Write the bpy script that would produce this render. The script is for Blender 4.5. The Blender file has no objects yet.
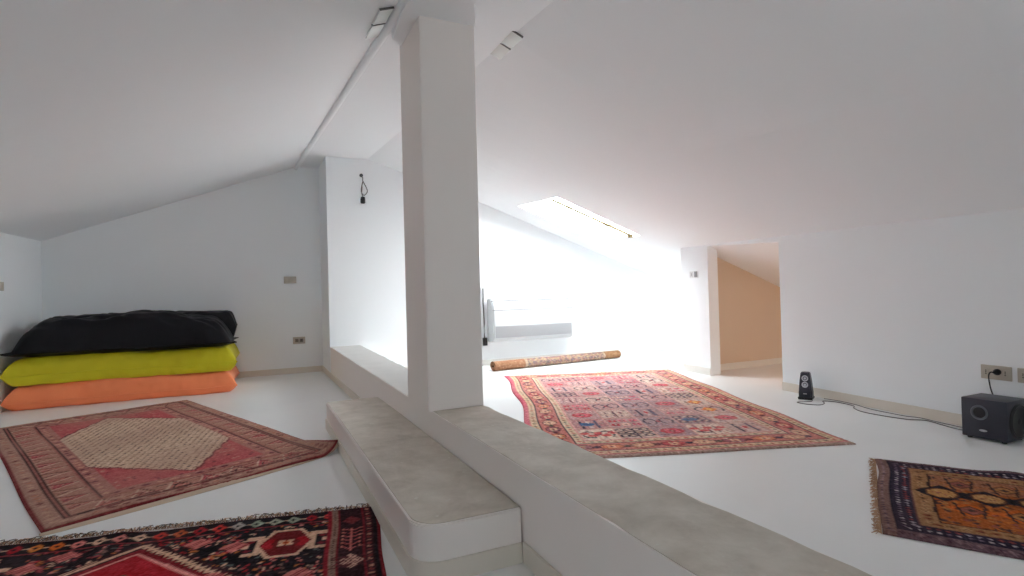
import bpy, bmesh, math, random
import numpy as np
from mathutils import Vector, Matrix, noise

C = bpy.context.scene
COL = C.collection
random.seed(4)
RNG = np.random.default_rng(7)

# ------------------------------------------------------------------ camera, sky, light, exposure
V1 = np.array([254.0, 300.0]); V2 = np.array([1690.0, 262.0]); CEN = np.array([512.0, 288.0])
FPX = math.sqrt(-float((V1 - CEN) @ (V2 - CEN)))
def _cd(p):
    v = np.array([(p[0] - 512) / FPX, -(p[1] - 288) / FPX, -1.0]); return v / np.linalg.norm(v)
_y = _cd(V1); _x = _cd(V2); _z = np.cross(_x, _y)
cam = bpy.data.cameras.new('camera'); cam.sensor_width = 36.0; cam.lens = FPX / 1024 * 36.0
cam.clip_start = 0.05
camo = bpy.data.objects.new('camera', cam); COL.objects.link(camo)
R3 = Matrix([list(_x), list(_y), list(_z)])
camo.matrix_world = Matrix.Translation((0, 0, 1.0)) @ R3.to_4x4()
C.camera = camo

SKY = 31.5
world = bpy.data.worlds.new('sky'); C.world = world; world.use_nodes = True
bgn = world.node_tree.nodes['Background']
bgn.inputs[0].default_value = (0.90, 0.975, 1.0, 1); bgn.inputs[1].default_value = SKY
C.view_settings.view_transform = 'Standard'; C.view_settings.look = 'None'
C.view_settings.exposure = 0.0; C.view_settings.gamma = 1.0; C.view_settings.use_curve_mapping = False
C.cycles.diffuse_bounces = 10; C.cycles.max_bounces = 14; C.cycles.use_denoising = True
C.cycles.sample_clamp_indirect = 8.0

def portal(name, loc, direction, w, h):
    l = bpy.data.lights.new(name, 'AREA'); l.shape = 'RECTANGLE'; l.size = w; l.size_y = h
    l.cycles.is_portal = True
    o = bpy.data.objects.new(name, l); COL.objects.link(o); o.location = loc
    o.rotation_euler = Vector(direction).to_track_quat('-Z', 'Y').to_euler()
    return o
# warm lamp inside the small store room
pl = bpy.data.lights.new('store_room_lamp', 'POINT'); pl.energy = 7; pl.color = (1.0, 0.55, 0.28); pl.shadow_soft_size = 0.06
plo = bpy.data.objects.new('store_room_lamp', pl); COL.objects.link(plo); plo.location = (5.6, 2.9, 0.85)

# ------------------------------------------------------------------ helpers
def lin(c):
    c = np.asarray(c, float) / 255.0
    return np.where(c <= 0.04045, c / 12.92, ((c + 0.055) / 1.055) ** 2.4)

def mat(name, rgb, rough=0.6, noise_amt=0.0, nscale=8.0, bump=0.0, bscale=60.0, metal=0.0, spec=0.5, sheen=0.0, dark=None):
    m = bpy.data.materials.new(name); m.use_nodes = True
    nt = m.node_tree; b = nt.nodes['Principled BSDF']
    c = list(lin(rgb)) + [1.0]
    b.inputs['Base Color'].default_value = c; b.inputs['Roughness'].default_value = rough
    b.inputs['Metallic'].default_value = metal; b.inputs['Specular IOR Level'].default_value = spec
    if sheen: b.inputs['Sheen Weight'].default_value = sheen
    tc = nt.nodes.new('ShaderNodeTexCoord')
    if noise_amt > 0:
        n = nt.nodes.new('ShaderNodeTexNoise'); n.inputs['Scale'].default_value = nscale; n.inputs['Detail'].default_value = 6
        nt.links.new(tc.outputs['Object'], n.inputs['Vector'])
        r = nt.nodes.new('ShaderNodeValToRGB')
        d = lin(dark) if dark is not None else np.array(c[:3]) * (1 - noise_amt)
        r.color_ramp.elements[0].color = list(d) + [1]; r.color_ramp.elements[1].color = c
        r.color_ramp.elements[0].position = 0.33; r.color_ramp.elements[1].position = 0.66
        nt.links.new(n.outputs['Fac'], r.inputs['Fac']); nt.links.new(r.outputs['Color'], b.inputs['Base Color'])
    if bump > 0:
        n2 = nt.nodes.new('ShaderNodeTexNoise'); n2.inputs['Scale'].default_value = bscale; n2.inputs['Detail'].default_value = 4
        nt.links.new(tc.outputs['Object'], n2.inputs['Vector'])
        bp = nt.nodes.new('ShaderNodeBump'); bp.inputs['Strength'].default_value = bump; bp.inputs['Distance'].default_value = 0.01
        nt.links.new(n2.outputs['Fac'], bp.inputs['Height']); nt.links.new(bp.outputs['Normal'], b.inputs['Normal'])
    return m

M = {}
M['paint'] = mat('white_wall_paint', (244, 247, 249), 0.75, bump=0.06, bscale=14, spec=0.25)
M['ceil'] = mat('white_ceiling_paint', (245, 247, 249), 0.8, bump=0.04, bscale=9, spec=0.2)
M['pillar'] = mat('pillar_paint', (243, 236, 231), 0.7, bump=0.05, bscale=12, spec=0.25)
M['floor'] = mat('white_resin_floor', (240, 240, 239), 0.38, noise_amt=0.03, nscale=1.5, spec=0.4)
M['base'] = mat('beige_skirting', (224, 216, 204), 0.55)
M['basew'] = mat('pale_skirting', (228, 224, 218), 0.55)
M['white_plastic'] = mat('white_plastic', (228, 229, 230), 0.4)
M['grille'] = mat('grey_grille', (160, 160, 162), 0.5)
M['plate'] = mat('beige_plate', (190, 181, 168), 0.45)
M['plate_hole'] = mat('plate_hole', (120, 112, 102), 0.5)
M['black'] = mat('black_plastic', (20, 20, 23), 0.45)
M['subw'] = mat('charcoal_vinyl', (44, 46, 58), 0.42, bump=0.05, bscale=200)
M['silver'] = mat('silver', (190, 192, 198), 0.3, metal=0.6)
M['cable'] = mat('dark_cable', (96, 92, 90), 0.5)
M['orange'] = mat('orange_fabric', (248, 138, 88), 0.75, bump=0.5, bscale=7, sheen=0.2)
M['lime'] = mat('lime_fabric', (206, 196, 8), 0.65, bump=0.5, bscale=7, sheen=0.1)
M['navy'] = mat('dark_navy_fabric', (9, 8, 14), 0.48, bump=0.7, bscale=6, spec=0.2)
M['wood'] = mat('pale_wood', (104, 84, 34), 0.5, noise_amt=0.2, nscale=20)
M['fringe'] = mat('wool_fringe', (196, 172, 150), 0.9)
M['fringe_tan'] = mat('tan_fringe', (176, 140, 112), 0.9)
M['steel'] = mat('dark_steel', (104, 100, 97), 0.4, metal=0.5)
def concrete():
    m = mat('bare_concrete', (200, 190, 176), 0.7, bump=0.35, bscale=26, spec=0.35)
    nt = m.node_tree; b = nt.nodes['Principled BSDF']; tc = [n for n in nt.nodes if n.type == 'TEX_COORD'][0]
    n = nt.nodes.new('ShaderNodeTexNoise'); n.inputs['Scale'].default_value = 6.5; n.inputs['Detail'].default_value = 10; n.inputs['Roughness'].default_value = .62; n.inputs['Distortion'].default_value = .3
    r = nt.nodes.new('ShaderNodeValToRGB'); e = r.color_ramp.elements
    e[0].position = 0.3; e[0].color = list(lin((188, 178, 165))) + [1]; e[1].position = 0.7; e[1].color = list(lin((218, 210, 199))) + [1]
    mid = e.new(0.5); mid.color = list(lin((204, 195, 183))) + [1]
    n2 = nt.nodes.new('ShaderNodeTexNoise'); n2.inputs['Scale'].default_value = 22; n2.inputs['Detail'].default_value = 3
    r2 = nt.nodes.new('ShaderNodeValToRGB'); r2.color_ramp.elements[0].position = 0.69; r2.color_ramp.elements[1].position = 0.75
    mx = nt.nodes.new('ShaderNodeMix'); mx.data_type = 'RGBA'
    nt.links.new(tc.outputs['Object'], n.inputs['Vector']); nt.links.new(tc.outputs['Object'], n2.inputs['Vector'])
    nt.links.new(n.outputs['Fac'], r.inputs['Fac']); nt.links.new(n2.outputs['Fac'], r2.inputs['Fac'])
    nt.links.new(r2.outputs['Color'], mx.inputs['Factor']); nt.links.new(r.outputs['Color'], mx.inputs['A'])
    mx.inputs['B'].default_value = list(lin((214, 210, 200))) + [1]
    nt.links.new(mx.outputs['Result'], b.inputs['Base Color'])
    return m
M['concrete'] = concrete()
def glass_mat():
    m = bpy.data.materials.new('window_glass'); m.use_nodes = True; nt = m.node_tree; nt.nodes.clear()
    o = nt.nodes.new('ShaderNodeOutputMaterial'); mix = nt.nodes.new('ShaderNodeMixShader')
    t = nt.nodes.new('ShaderNodeBsdfTransparent'); g = nt.nodes.new('ShaderNodeBsdfGlossy'); g.inputs['Roughness'].default_value = 0.02
    mix.inputs[0].default_value = 0.06
    nt.links.new(t.outputs[0], mix.inputs[1]); nt.links.new(g.outputs[0], mix.inputs[2]); nt.links.new(mix.outputs[0], o.inputs[0])
    return m
M['glass'] = glass_mat()
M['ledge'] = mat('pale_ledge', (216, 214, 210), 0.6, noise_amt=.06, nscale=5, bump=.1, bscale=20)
def attr_mat(name, rough=0.92, bump=0.5):
    m = bpy.data.materials.new(name); m.use_nodes = True; nt = m.node_tree; b = nt.nodes['Principled BSDF']
    a = nt.nodes.new('ShaderNodeVertexColor'); a.layer_name = 'weave'
    tc = nt.nodes.new('ShaderNodeTexCoord'); n = nt.nodes.new('ShaderNodeTexNoise'); n.inputs['Scale'].default_value = 160; n.inputs['Detail'].default_value = 3
    hs = nt.nodes.new('ShaderNodeMix'); hs.data_type = 'RGBA'; hs.blend_type = 'OVERLAY'; hs.inputs['Factor'].default_value = 0.35
    nt.links.new(tc.outputs['Object'], n.inputs['Vector']); nt.links.new(a.outputs['Color'], hs.inputs['A']); nt.links.new(n.outputs['Fac'], hs.inputs['B'])
    nt.links.new(hs.outputs['Result'], b.inputs['Base Color'])
    bp = nt.nodes.new('ShaderNodeBump'); bp.inputs['Strength'].default_value = bump; bp.inputs['Distance'].default_value = 0.004
    nt.links.new(n.outputs['Fac'], bp.inputs['Height']); nt.links.new(bp.outputs['Normal'], b.inputs['Normal'])
    b.inputs['Roughness'].default_value = rough; b.inputs['Specular IOR Level'].default_value = 0.1
    return m
M['rug'] = attr_mat('woven_wool')

def link(name, me, m, parent=None, loc=None):
    o = bpy.data.objects.new(name, me); COL.objects.link(o)
    for mm in (m if isinstance(m, (list, tuple)) else [m]): me.materials.append(mm)
    if parent is not None: o.parent = parent
    if loc is not None: o.location = loc
    return o
def pyd(name, v, f, m, parent=None, smooth=False, loc=None):
    me = bpy.data.meshes.new(name); me.from_pydata([tuple(map(float, p)) for p in v], [], [tuple(int(i) for i in q) for q in f]); me.update()
    if smooth: me.polygons.foreach_set('use_smooth', [True] * len(me.polygons))
    return link(name, me, m, parent, loc)
def from_bm(name, bm, m, parent=None, smooth=False, loc=None):
    bmesh.ops.recalc_face_normals(bm, faces=bm.faces)
    me = bpy.data.meshes.new(name); bm.to_mesh(me); bm.free()
    if smooth:
        me.polygons.foreach_set('use_smooth', [True] * len(me.polygons))
        try: me.set_sharp_from_angle(angle=math.radians(40))
        except Exception: pass
    return link(name, me, m, parent, loc)
def tag(o, label, cat, group=None, kind=None):
    o['label'] = label; o['category'] = cat
    if group: o['group'] = group
    if kind: o['kind'] = kind
    return o
def struct(o, label=None, cat=None): 
    o['kind'] = 'structure'
    if label: o['label'] = label
    if cat: o['category'] = cat
    return o
def thing(name, label, cat, loc=(0, 0, 0), rotz=0.0, group=None):
    o = bpy.data.objects.new(name, None); COL.objects.link(o); o.empty_display_size = 0.05
    o.location = loc; o.rotation_euler = (0, 0, rotz); return tag(o, label, cat, group)
def bm_box(bm, a, b, bevel=0.0, seg=2, mtx=None):
    a = Vector(a); b = Vector(b)
    r = bmesh.ops.create_cube(bm, size=1.0); vs = r['verts']
    for v in vs: v.co = Vector((a[i] + (v.co[i] + 0.5) * (b[i] - a[i]) for i in range(3)))
    if bevel > 0:
        es = list({e for v in vs for e in v.link_edges})
        rr = bmesh.ops.bevel(bm, geom=es, offset=bevel, segments=seg, affect='EDGES', profile=0.5)
        vs = list({v for f in rr['faces'] for v in f.verts} | {v for v in vs if v.is_valid})
    if mtx is not None:
        seen = set()
        for v in vs:
            if v.is_valid and v.index not in seen: pass
        bmesh.ops.transform(bm, matrix=mtx, verts=[v for v in vs if v.is_valid])
    return vs
def boxo(name, a, b, m, parent=None, bevel=0.0, seg=2):
    bm = bmesh.new(); bm_box(bm, a, b, bevel, seg); return from_bm(name, bm, m, parent, smooth=bevel > 0)
def prism(name, poly, z0, ztop, m, parent=None, bevel=0.0):
    """vertical prism over a plan polygon; ztop is a number or a function of x, y"""
    zf = ztop if callable(ztop) else (lambda x, y: ztop)
    n = len(poly); v = [(x, y, z0) for x, y in poly] + [(x, y, zf(x, y)) for x, y in poly]
    f = [tuple(range(n - 1, -1, -1)), tuple(range(n, 2 * n))] + [(i, (i + 1) % n, n + (i + 1) % n, n + i) for i in range(n)]
    bm = bmesh.new(); bv = [bm.verts.new(p) for p in v]
    for q in f: bm.faces.new([bv[i] for i in q])
    if bevel > 0: bmesh.ops.bevel(bm, geom=list(bm.edges), offset=bevel, segments=2, affect='EDGES')
    return from_bm(name, bm, m, parent, smooth=bevel > 0)
def lathe(bm, prof, seg=32, mtx=None, cap=True):
    rings = []
    for r, z in prof:
        rings.append([bm.verts.new((r * math.cos(2 * math.pi * k / seg), r * math.sin(2 * math.pi * k / seg), z)) for k in range(seg)])
    for a, b in zip(rings, rings[1:]):
        for k in range(seg): bm.faces.new((a[k], a[(k + 1) % seg], b[(k + 1) % seg], b[k]))
    if cap:
        bm.faces.new(rings[0][::-1]); bm.faces.new(rings[-1])
    if mtx is not None: bmesh.ops.transform(bm, matrix=mtx, verts=[v for r in rings for v in r])
def tube_mesh(bm, pts, rad, seg=8):
    P = [Vector(p) for p in pts]; rings = []
    for i, p in enumerate(P):
        t = (P[min(i + 1, len(P) - 1)] - P[max(i - 1, 0)]).normalized()
        a = t.cross(Vector((0, 0, 1)));
        if a.length < 1e-3: a = t.cross(Vector((0, 1, 0)))
        a.normalize(); b = t.cross(a)
        rings.append([bm.verts.new(p + rad * (math.cos(2 * math.pi * k / seg) * a + math.sin(2 * math.pi * k / seg) * b)) for k in range(seg)])
    for r0, r1 in zip(rings, rings[1:]):
        for k in range(seg): bm.faces.new((r0[k], r0[(k + 1) % seg], r1[(k + 1) % seg], r1[k]))
    bm.faces.new(rings[0][::-1]); bm.faces.new(rings[-1])
def spline(pts, n=8):
    P = [Vector(p) for p in pts]; P = [P[0] * 2 - P[1]] + P + [P[-1] * 2 - P[-2]]; out = []
    for i in range(1, len(P) - 2):
        for k in range(n):
            t = k / n; a, b, c, d = P[i - 1], P[i], P[i + 1], P[i + 2]
            out.append(0.5 * ((2 * b) + (c - a) * t + (2 * a - 5 * b + 4 * c - d) * t * t + (3 * b - a - 3 * c + d) * t ** 3))
    out.append(P[-2]); return out

# ------------------------------------------------------------------ room shell
YN, YF, YFL = -2.6, 7.15, 7.97           # rear end, back wall (right bay), back wall (left bay)
XL = -2.19
XW = lambda y: 4.45 + 0.11 * (y - 2.4)   # right wall line
zL = lambda y: 1.735 - 0.02 * (7.97 - y)
zF = lambda y: 2.785 - 0.03 * (7.97 - y)
xb = lambda y: 0.55 + 0.047 * (7.97 - y)
xc = lambda y: 1.337 + 0.0441 * (7.385 - y)
ZR = lambda x, y: 1.475 + 0.055 * (y - 3.64) - 0.36 * (x - 4.587)
def ceil_z(x, y):
    if x <= xb(y):
        t = (x - XL) / (xb(y) - XL); return zL(y) + t * (zF(y) - zL(y))
    if x <= xc(y): return zF(y)
    if x <= 3.0: return zF(y) + (x - xc(y)) / (3.0 - xc(y)) * (ZR(3.0, y) - zF(y))
    return ZR(x, y)
XE = 8.6
struct(pyd('floor', [(XL - .1, YN - .1, 0), (XE, YN - .1, 0), (XE, YFL + .1, 0), (XL - .1, YFL + .1, 0)], [(0, 1, 2, 3)], M['floor']),
       'glossy white resin floor of the attic', 'floor')

SKYL = [(3.17, 4.34, 5.48, 6.52)]       # roof window in the right slope of the far bay
def build_ceiling():
    v = []; f = []; idx = {}
    def V(x, y, z):
        k = (round(x, 4), round(y, 4))
        if k not in idx: idx[k] = len(v); v.append((x, y, z))
        return idx[k]
    ys = sorted(set(list(np.linspace(YN - .1, YFL + .1, 23)) + [5.48, 6.52]))
    for y0, y1 in zip(ys, ys[1:]):
        for fa, fb in ((lambda y: XL - .08, xb), (xb, xc), (xc, lambda y: 3.0)):
            f.append((V(fa(y0), y0, ceil_z(fa(y0), y0)), V(fb(y0), y0, ceil_z(fb(y0), y0)), V(fb(y1), y1, ceil_z(fb(y1), y1)), V(fa(y1), y1, ceil_z(fa(y1), y1))))
        xs = [3.0, 3.17, 4.34, XE]
        for a, b in zip(xs, xs[1:]):
            hole = any(a >= h[0] - 1e-6 and b <= h[1] + 1e-6 and y0 >= h[2] - 1e-6 and y1 <= h[3] + 1e-6 for h in SKYL)
            if not hole: f.append((V(a, y0, ZR(a, y0)), V(b, y0, ZR(b, y0)), V(b, y1, ZR(b, y1)), V(a, y1, ZR(a, y1))))
    o = pyd('ceiling', v, f, M['ceil'])
    return struct(o, 'white plaster ceiling sloping down to both sides of a flat ridge strip', 'ceiling')
build_ceiling()
NR = Vector((0.36, -0.055, 1)).normalized()
def skylight(name, h, label, rail=False):
    x0, x1, y0, y1 = h; dep = 0.26
    e = bpy.data.objects.new(name, None); COL.objects.link(e); struct(e, label, 'roof window')
    c = Vector(((x0 + x1) / 2, (y0 + y1) / 2, ZR((x0 + x1) / 2, (y0 + y1) / 2))); e.location = c
    q = [Vector((x, y, ZR(x, y))) - c for x, y in ((x0, y0), (x1, y0), (x1, y1), (x0, y1))]
    up = [p + NR * dep for p in q]
    pyd('reveal', q + up, [(0, 1, 5, 4), (1, 2, 6, 5), (2, 3, 7, 6), (3, 0, 4, 7)], M['ceil'], e)
    def ring(name, off, w, t, m):
        ctr = sum(q, Vector()) / 4
        inn = [p + (ctr - p) * w for p in q]; vs = []; fs = []
        for dz in (off, off + t):
            vs += [p + NR * dz for p in q] + [p + NR * dz for p in inn]
        for i in range(4):
            j = (i + 1) % 4
            fs += [(i, j, 4 + j, 4 + i), (8 + i, 12 + i, 12 + j, 8 + j), (4 + i, 4 + j, 12 + j, 12 + i), (i, 8 + i, 8 + j, j)]
        return pyd(name, vs, fs, m, e), inn
    fr, inn = ring('sash', dep * 0.72, 0.09, 0.05, M['white_plastic'])
    pyd('pane', [p + NR * dep * 0.85 for p in inn], [(0, 1, 2, 3)], M['glass'], e)
    if rail:
        bm = bmesh.new(); a = q[0] + Vector((-.02, .09, 0)) - NR * 0.012; b = q[0] + (q[1] - q[0]) * (1.11 / (x1 - x0)) + Vector((0, .09, 0)) - NR * 0.012
        tube_mesh(bm, [a + Vector((0, .01, 0)), b + Vector((0, .01, 0))], 0.014, 8); from_bm('blind_rail', bm, M['wood'], e)['label'] = 'thin wooden blind rail along the edge'
        bm = bmesh.new(); bm_box(bm, b + Vector((-.05, -.015, -.025)), b + Vector((0.0, .03, .02)), .004); from_bm('rail_catch', bm, M['wood'], e)
    portal('skylight_portal', c + NR * (dep + 0.03), -NR, (x1 - x0) * 1.08, (y1 - y0) * 1.05)
skylight('window_1', SKYL[0], 'bright roof window with a thin wooden rail in the right slope', True)

# walls
struct(prism('wall_left', [(XL - .12, YN), (XL, YN), (XL, YFL), (XL - .12, YFL)], 0, lambda x, y: zL(y) + .01, M['paint']), 'low white knee wall behind the cushion stack', 'wall')
struct(prism('wall_back_left', [(XL, YFL), (0.55, YFL), (0.84, YFL), (0.84, YFL + .1), (0.55, YFL + .1), (XL, YFL + .1)], 0, lambda x, y: ceil_z(x, YFL) + .012, M['paint']), 'shaded white end wall behind the cushions', 'wall')
def back_wall():
    e = bpy.data.objects.new('wall_back', None); COL.objects.link(e)
    xs = [0.84, xc(YF), 3.0, 6.33]
    poly = [(x, YF) for x in xs] + [(x, YF + .9) for x in xs[::-1]]
    a = prism('wall_face', poly, 0, lambda x, y: ceil_z(x, y) + .012, M['paint'], e)
    prism('wall_face', [(6.33, YF), (7.0, YF), (7.0, YF + .3), (6.33, YF + .3)], 0, 0.15, M['paint'], e)
    prism('wall_face', [(6.33, YF), (7.0, YF), (7.0, YF + .3), (6.33, YF + .3)], 0.70, lambda x, y: ceil_z(x, y) + .012, M['paint'], e)
    prism('wall_face', [(7.0, YF), (XE, YF), (XE, YF + .3), (7.0, YF + .3)], 0, lambda x, y: max(ceil_z(x, y) + .012, .02), M['paint'], e)
    struct(e, 'bright white end wall of the right bay, stepping forward beside the pillar', 'wall')
back_wall()
w3 = bpy.data.objects.new('window_2', None); COL.objects.link(w3); w3.location = (6.33, YF, .15); struct(w3, 'small bright low window showing beside the end of the right wall', 'window')
def low_window():
    bm = bmesh.new()
    bm_box(bm, (0, .15, 0), (.67, .2, .04)); bm_box(bm, (0, .15, .51), (.67, .2, .55)); bm_box(bm, (0, .15, .04), (.04, .2, .51)); bm_box(bm, (.63, .15, .04), (.67, .2, .51))
    from_bm('window_frame', bm, M['white_plastic'], w3)
    boxo('pane', (.04, .17, .04), (.63, .18, .51), M['glass'], w3)
    portal('low_window_portal', (6.66, YF + .28, .42), (0, -1, 0), .67, .55)
low_window()
T = 0.15
def wr(y0, y1): return [(XW(y0), y0), (XW(y0) + T, y0), (XW(y1) + T, y1), (XW(y1), y1)]
top = lambda x, y: ZR(x, y) + .012
struct(prism('wall_right', wr(YN, 3.723), 0, top, M['paint']), 'long low white wall behind the subwoofer', 'wall')
struct(prism('wall_right_end', [(XW(4.763), 4.763), (XW(4.763) + T, 4.763), (XW(5.0) + T, 5.0), (XE, 5.0), (XE, 5.26), (XW(5.26), 5.26)], 0, lambda x, y: max(ZR(x, y) + .012, .02), M['paint']),
       'short white wall end between the doorway and the skylit bay', 'wall')
struct(prism('trim_lintel', wr(3.72, 4.766), 1.45, top, M['paint']), 'thin white lintel over the store room doorway', 'lintel')
_l = bpy.data.objects['trim_lintel']
for _v in _l.data.vertices:
    if _v.co.z < 1.4501: _v.co.z = 1.424 + (_v.co.y - 3.72) * .052
struct(prism('wall_store', [(XW(2.2) + T, 2.1), (XE, 2.1), (XE, 2.2), (XW(2.2) + T, 2.2)], 0, lambda x, y: max(ZR(x, y) + .012, .02), M['paint']), 'near wall of the small store room', 'wall')
def rear_wall():
    e = bpy.data.objects.new('wall_rear', None); COL.objects.link(e); struct(e, 'white end wall behind the viewpoint', 'wall')
    zt = lambda x, y: max(ceil_z(x, YN) + .02, .02)
    xs = [XL, REAR_FILL[0][0], REAR_FILL[0][1], xb(YN), xc(YN), REAR_FILL[1][0], REAR_FILL[1][1], 4.0, XE]
    for a, b in zip(xs, xs[1:]):
        hole = [h for h in REAR_FILL if abs(h[0] - a) < 1e-6]
        P = [(a, YN - .2), (b, YN - .2), (b, YN), (a, YN)]
        if hole:
            prism('wall_face', P, 0, hole[0][2], M['paint'], e); prism('wall_face', P, hole[0][3], zt, M['paint'], e)
        else: prism('wall_face', P, 0, zt, M['paint'], e)
    for k, (a, b, z0, z1) in enumerate(REAR_FILL):  # unseen openings, added only to let in fill light
        w = bpy.data.objects.new('window_%d' % (3 + k), None); COL.objects.link(w); w.location = (a, YN - .15, z0)
        struct(w, ['window in the rear wall of the left bay', 'window in the rear wall of the right bay'][k], 'window')
        W_, H_ = b - a, z1 - z0; bm = bmesh.new()
        bm_box(bm, (0, 0, 0), (W_, .05, .05)); bm_box(bm, (0, 0, H_ - .05), (W_, .05, H_)); bm_box(bm, (0, 0, .05), (.05, .05, H_ - .05)); bm_box(bm, (W_ - .05, 0, .05), (W_, .05, H_ - .05)); bm_box(bm, (W_ / 2 - .03, 0, .05), (W_ / 2 + .03, .05, H_ - .05))
        from_bm('window_frame', bm, M['white_plastic'], w)
        boxo('pane', (.05, .02, .05), (W_ - .05, .026, H_ - .05), M['glass'], w)
        portal('rear_window_portal', ((a + b) / 2, YN - .19, (z0 + z1) / 2), (0, 1, 0), W_, H_)
REAR_FILL = [(-1.0, -.45, .9, 1.33), (2.0, 2.62, .84, 1.32)]  # two made-up windows behind the viewpoint, added for soft fill light
rear_wall()
# low wall (upstand), its concrete top, pillar and step
LX0, LX1 = 0.893, 1.203
lx1 = lambda y: LX1 + .017 * max(0, 3 - y)
def zl(y): return 0.35 + 0.045 * max(0.0, (y - 3.4) / 3.7)
lw = bpy.data.objects.new('low_wall', None); COL.objects.link(lw); struct(lw, 'low white dividing wall with a rough grey concrete top running into the room', 'low wall')
def strip_prism(name, xa, xbb, ys, zlo, zhi, m, parent):
    v = []; f = []
    for y in ys:
        v += [(xa(y), y, zlo(y)), (xbb(y), y, zlo(y)), (xbb(y), y, zhi(y)), (xa(y), y, zhi(y))]
    n = len(ys)
    for i in range(n - 1):
        a, b = 4 * i, 4 * i + 4
        for k in range(4): f.append((a + k, a + (k + 1) % 4, b + (k + 1) % 4, b + k))
    f += [(0, 3, 2, 1), (4 * n - 4, 4 * n - 3, 4 * n - 2, 4 * n - 1)]
    o = pyd(name, v, f, m, parent); bm = bmesh.new(); bm.from_mesh(o.data); bmesh.ops.recalc_face_normals(bm, faces=bm.faces); bm.to_mesh(o.data); bm.free(); return o
ysl = [YN] + list(np.linspace(-1.0, YF, 90))
lx0 = lambda y: LX0 - 0.048 * max(0, min(1, (y - 3) / 4)); 
strip_prism('masonry', lambda y: lx0(y), lambda y: lx1(y), ysl, lambda y: 0.0, lambda y: zl(y) - 0.0025, M['pillar'], lw)
rag = {y: RNG.normal(0, .004) for y in ysl}
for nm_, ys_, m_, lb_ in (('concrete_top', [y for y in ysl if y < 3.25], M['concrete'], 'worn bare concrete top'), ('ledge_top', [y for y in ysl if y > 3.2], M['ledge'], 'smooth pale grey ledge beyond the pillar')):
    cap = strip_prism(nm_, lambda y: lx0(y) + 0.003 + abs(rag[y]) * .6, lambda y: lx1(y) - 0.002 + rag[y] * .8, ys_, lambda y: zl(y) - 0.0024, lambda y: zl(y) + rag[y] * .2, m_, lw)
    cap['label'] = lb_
pill = prism('pillar', [(0.872, 3.0), (1.203, 3.0), (1.203, 3.46), (0.872, 3.46)], zl(3) - .004, 2.60, M['pillar'], None, 0.006)
struct(pill, 'square white plastered pillar standing on the low dividing wall', 'pillar')
# dropped beam that runs from the pillar head towards the viewpoint
struct(prism('beam', [(0.90, 3.44), (0.80, 3.34), (0.775, 3.0), (0.80, 2.0), (0.93, YN), (1.10, YN), (1.03, 2.2), (1.06, 2.55), (1.12, 2.78), (1.215, 3.0), (1.215, 3.44)], 2.575, lambda x, y: 2.72, M['ceil']),
       'wide dropped plaster beam resting on the pillar head', 'beam')
bm = bmesh.new()
def ridge_pts():
    return [(xb(y) + .0, y, zF(y) - .012) for y in np.linspace(YFL - .005, YN, 12)]
tube_mesh(bm, ridge_pts(), 0.028, 12)
struct(from_bm('trim_ridge', bm, M['ceil'], smooth=True), 'rounded plaster rib along the edge of the flat ridge strip', 'trim')

step = thing('masonry_step', 'long grey topped white masonry step built against the low wall', 'step', (0.68, 1.86, 0)); step['kind'] = 'structure'
def step_outline(x0, x1, y0, y1, r=0.10, n=8):
    pts = [(x1, y0)]
    # rounded near-left corner
    pts += [(x0 + r - r * math.sin(a), y0 + r - r * math.cos(a)) for a in np.linspace(0, math.pi / 2, n)]
    pts += [(x0, y1), (x1, y1)]
    return pts
def step_build():
    ox, oy = 0.68, 1.86
    loc = lambda P: [(x - ox, y - oy) for x, y in P][::-1]
    full = step_outline(0.485, 0.885, 1.86, 4.45)
    prism('masonry', loc(full), 0, 0.2005, M['pillar'], step, .006)
    capp = prism('concrete_top', loc(step_outline(0.495, 0.884, 1.870, 4.44)), 0.2007, 0.2035, M['concrete'], step); capp['label'] = 'bare concrete tread'
    prism('skirting', loc(step_outline(0.477, 0.884, 1.852, 4.456)), 0, 0.075, M['base'], step, 0.002)
step_build()

# skirtings
def skirt(name, p0, p1, side, m, h=0.078, t=0.012, label='low skirting', z=0.0):
    p0 = Vector(p0); p1 = Vector(p1); d = (p1 - p0).normalized(); n = Vector((-d.y, d.x)) * side * t
    o = prism(name, [tuple(p0), tuple(p1), tuple(p1 + n), tuple(p0 + n)], 0.0, h, m, None, 0.002)
    return struct(o, label, 'skirting')
skirt('baseboard_back_left', (XL, YFL), (0.83, YFL), -1, M['base'], label='beige skirting along the shaded end wall')
skirt('baseboard_left', (XL, YN), (XL, YFL - .02), -1, M['base'], label='beige skirting along the knee wall')
skirt('baseboard_low_wall', (LX0, YN), (LX0, 1.85), 1, M['base'], label='beige skirting at the foot of the low wall before the step')
skirt('baseboard_low_wall_far', (lx0(4.46), 4.46), (.838, YFL - .014), 1, M['base'], label='beige skirting at the foot of the low wall beyond the step')
skirt('baseboard_right', (XW(YN), YN), (XW(3.72), 3.72), 1, M['base'], label='beige skirting along the wall behind the loudspeaker')
skirt('baseboard_right_end', (XW(4.765), 4.765), (XW(5.26), 5.26), 1, M['basew'], label='pale skirting on the wall end beside the doorway')
skirt('baseboard_back', (LX1, YF), (XE, YF), -1, M['basew'], label='pale skirting along the bright end wall')
struct(prism('trim_store_lining', [(XW(5) + T, 4.985), (XE, 4.985), (XE, 5.0), (XW(5) + T, 5.0)], 0, lambda x, y: max(ZR(x, y) + .012, .02), mat('warm_paint', (216, 194, 172), .7)), 'warm beige inner wall of the store room', 'wall')  # thin sheet that gives the inner store room wall a warm beige tone
skirt('baseboard_store', (XW(5) + T, 4.985), (XE, 4.985), -1, M['basew'], label='skirting along the inner wall of the store room')

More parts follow.
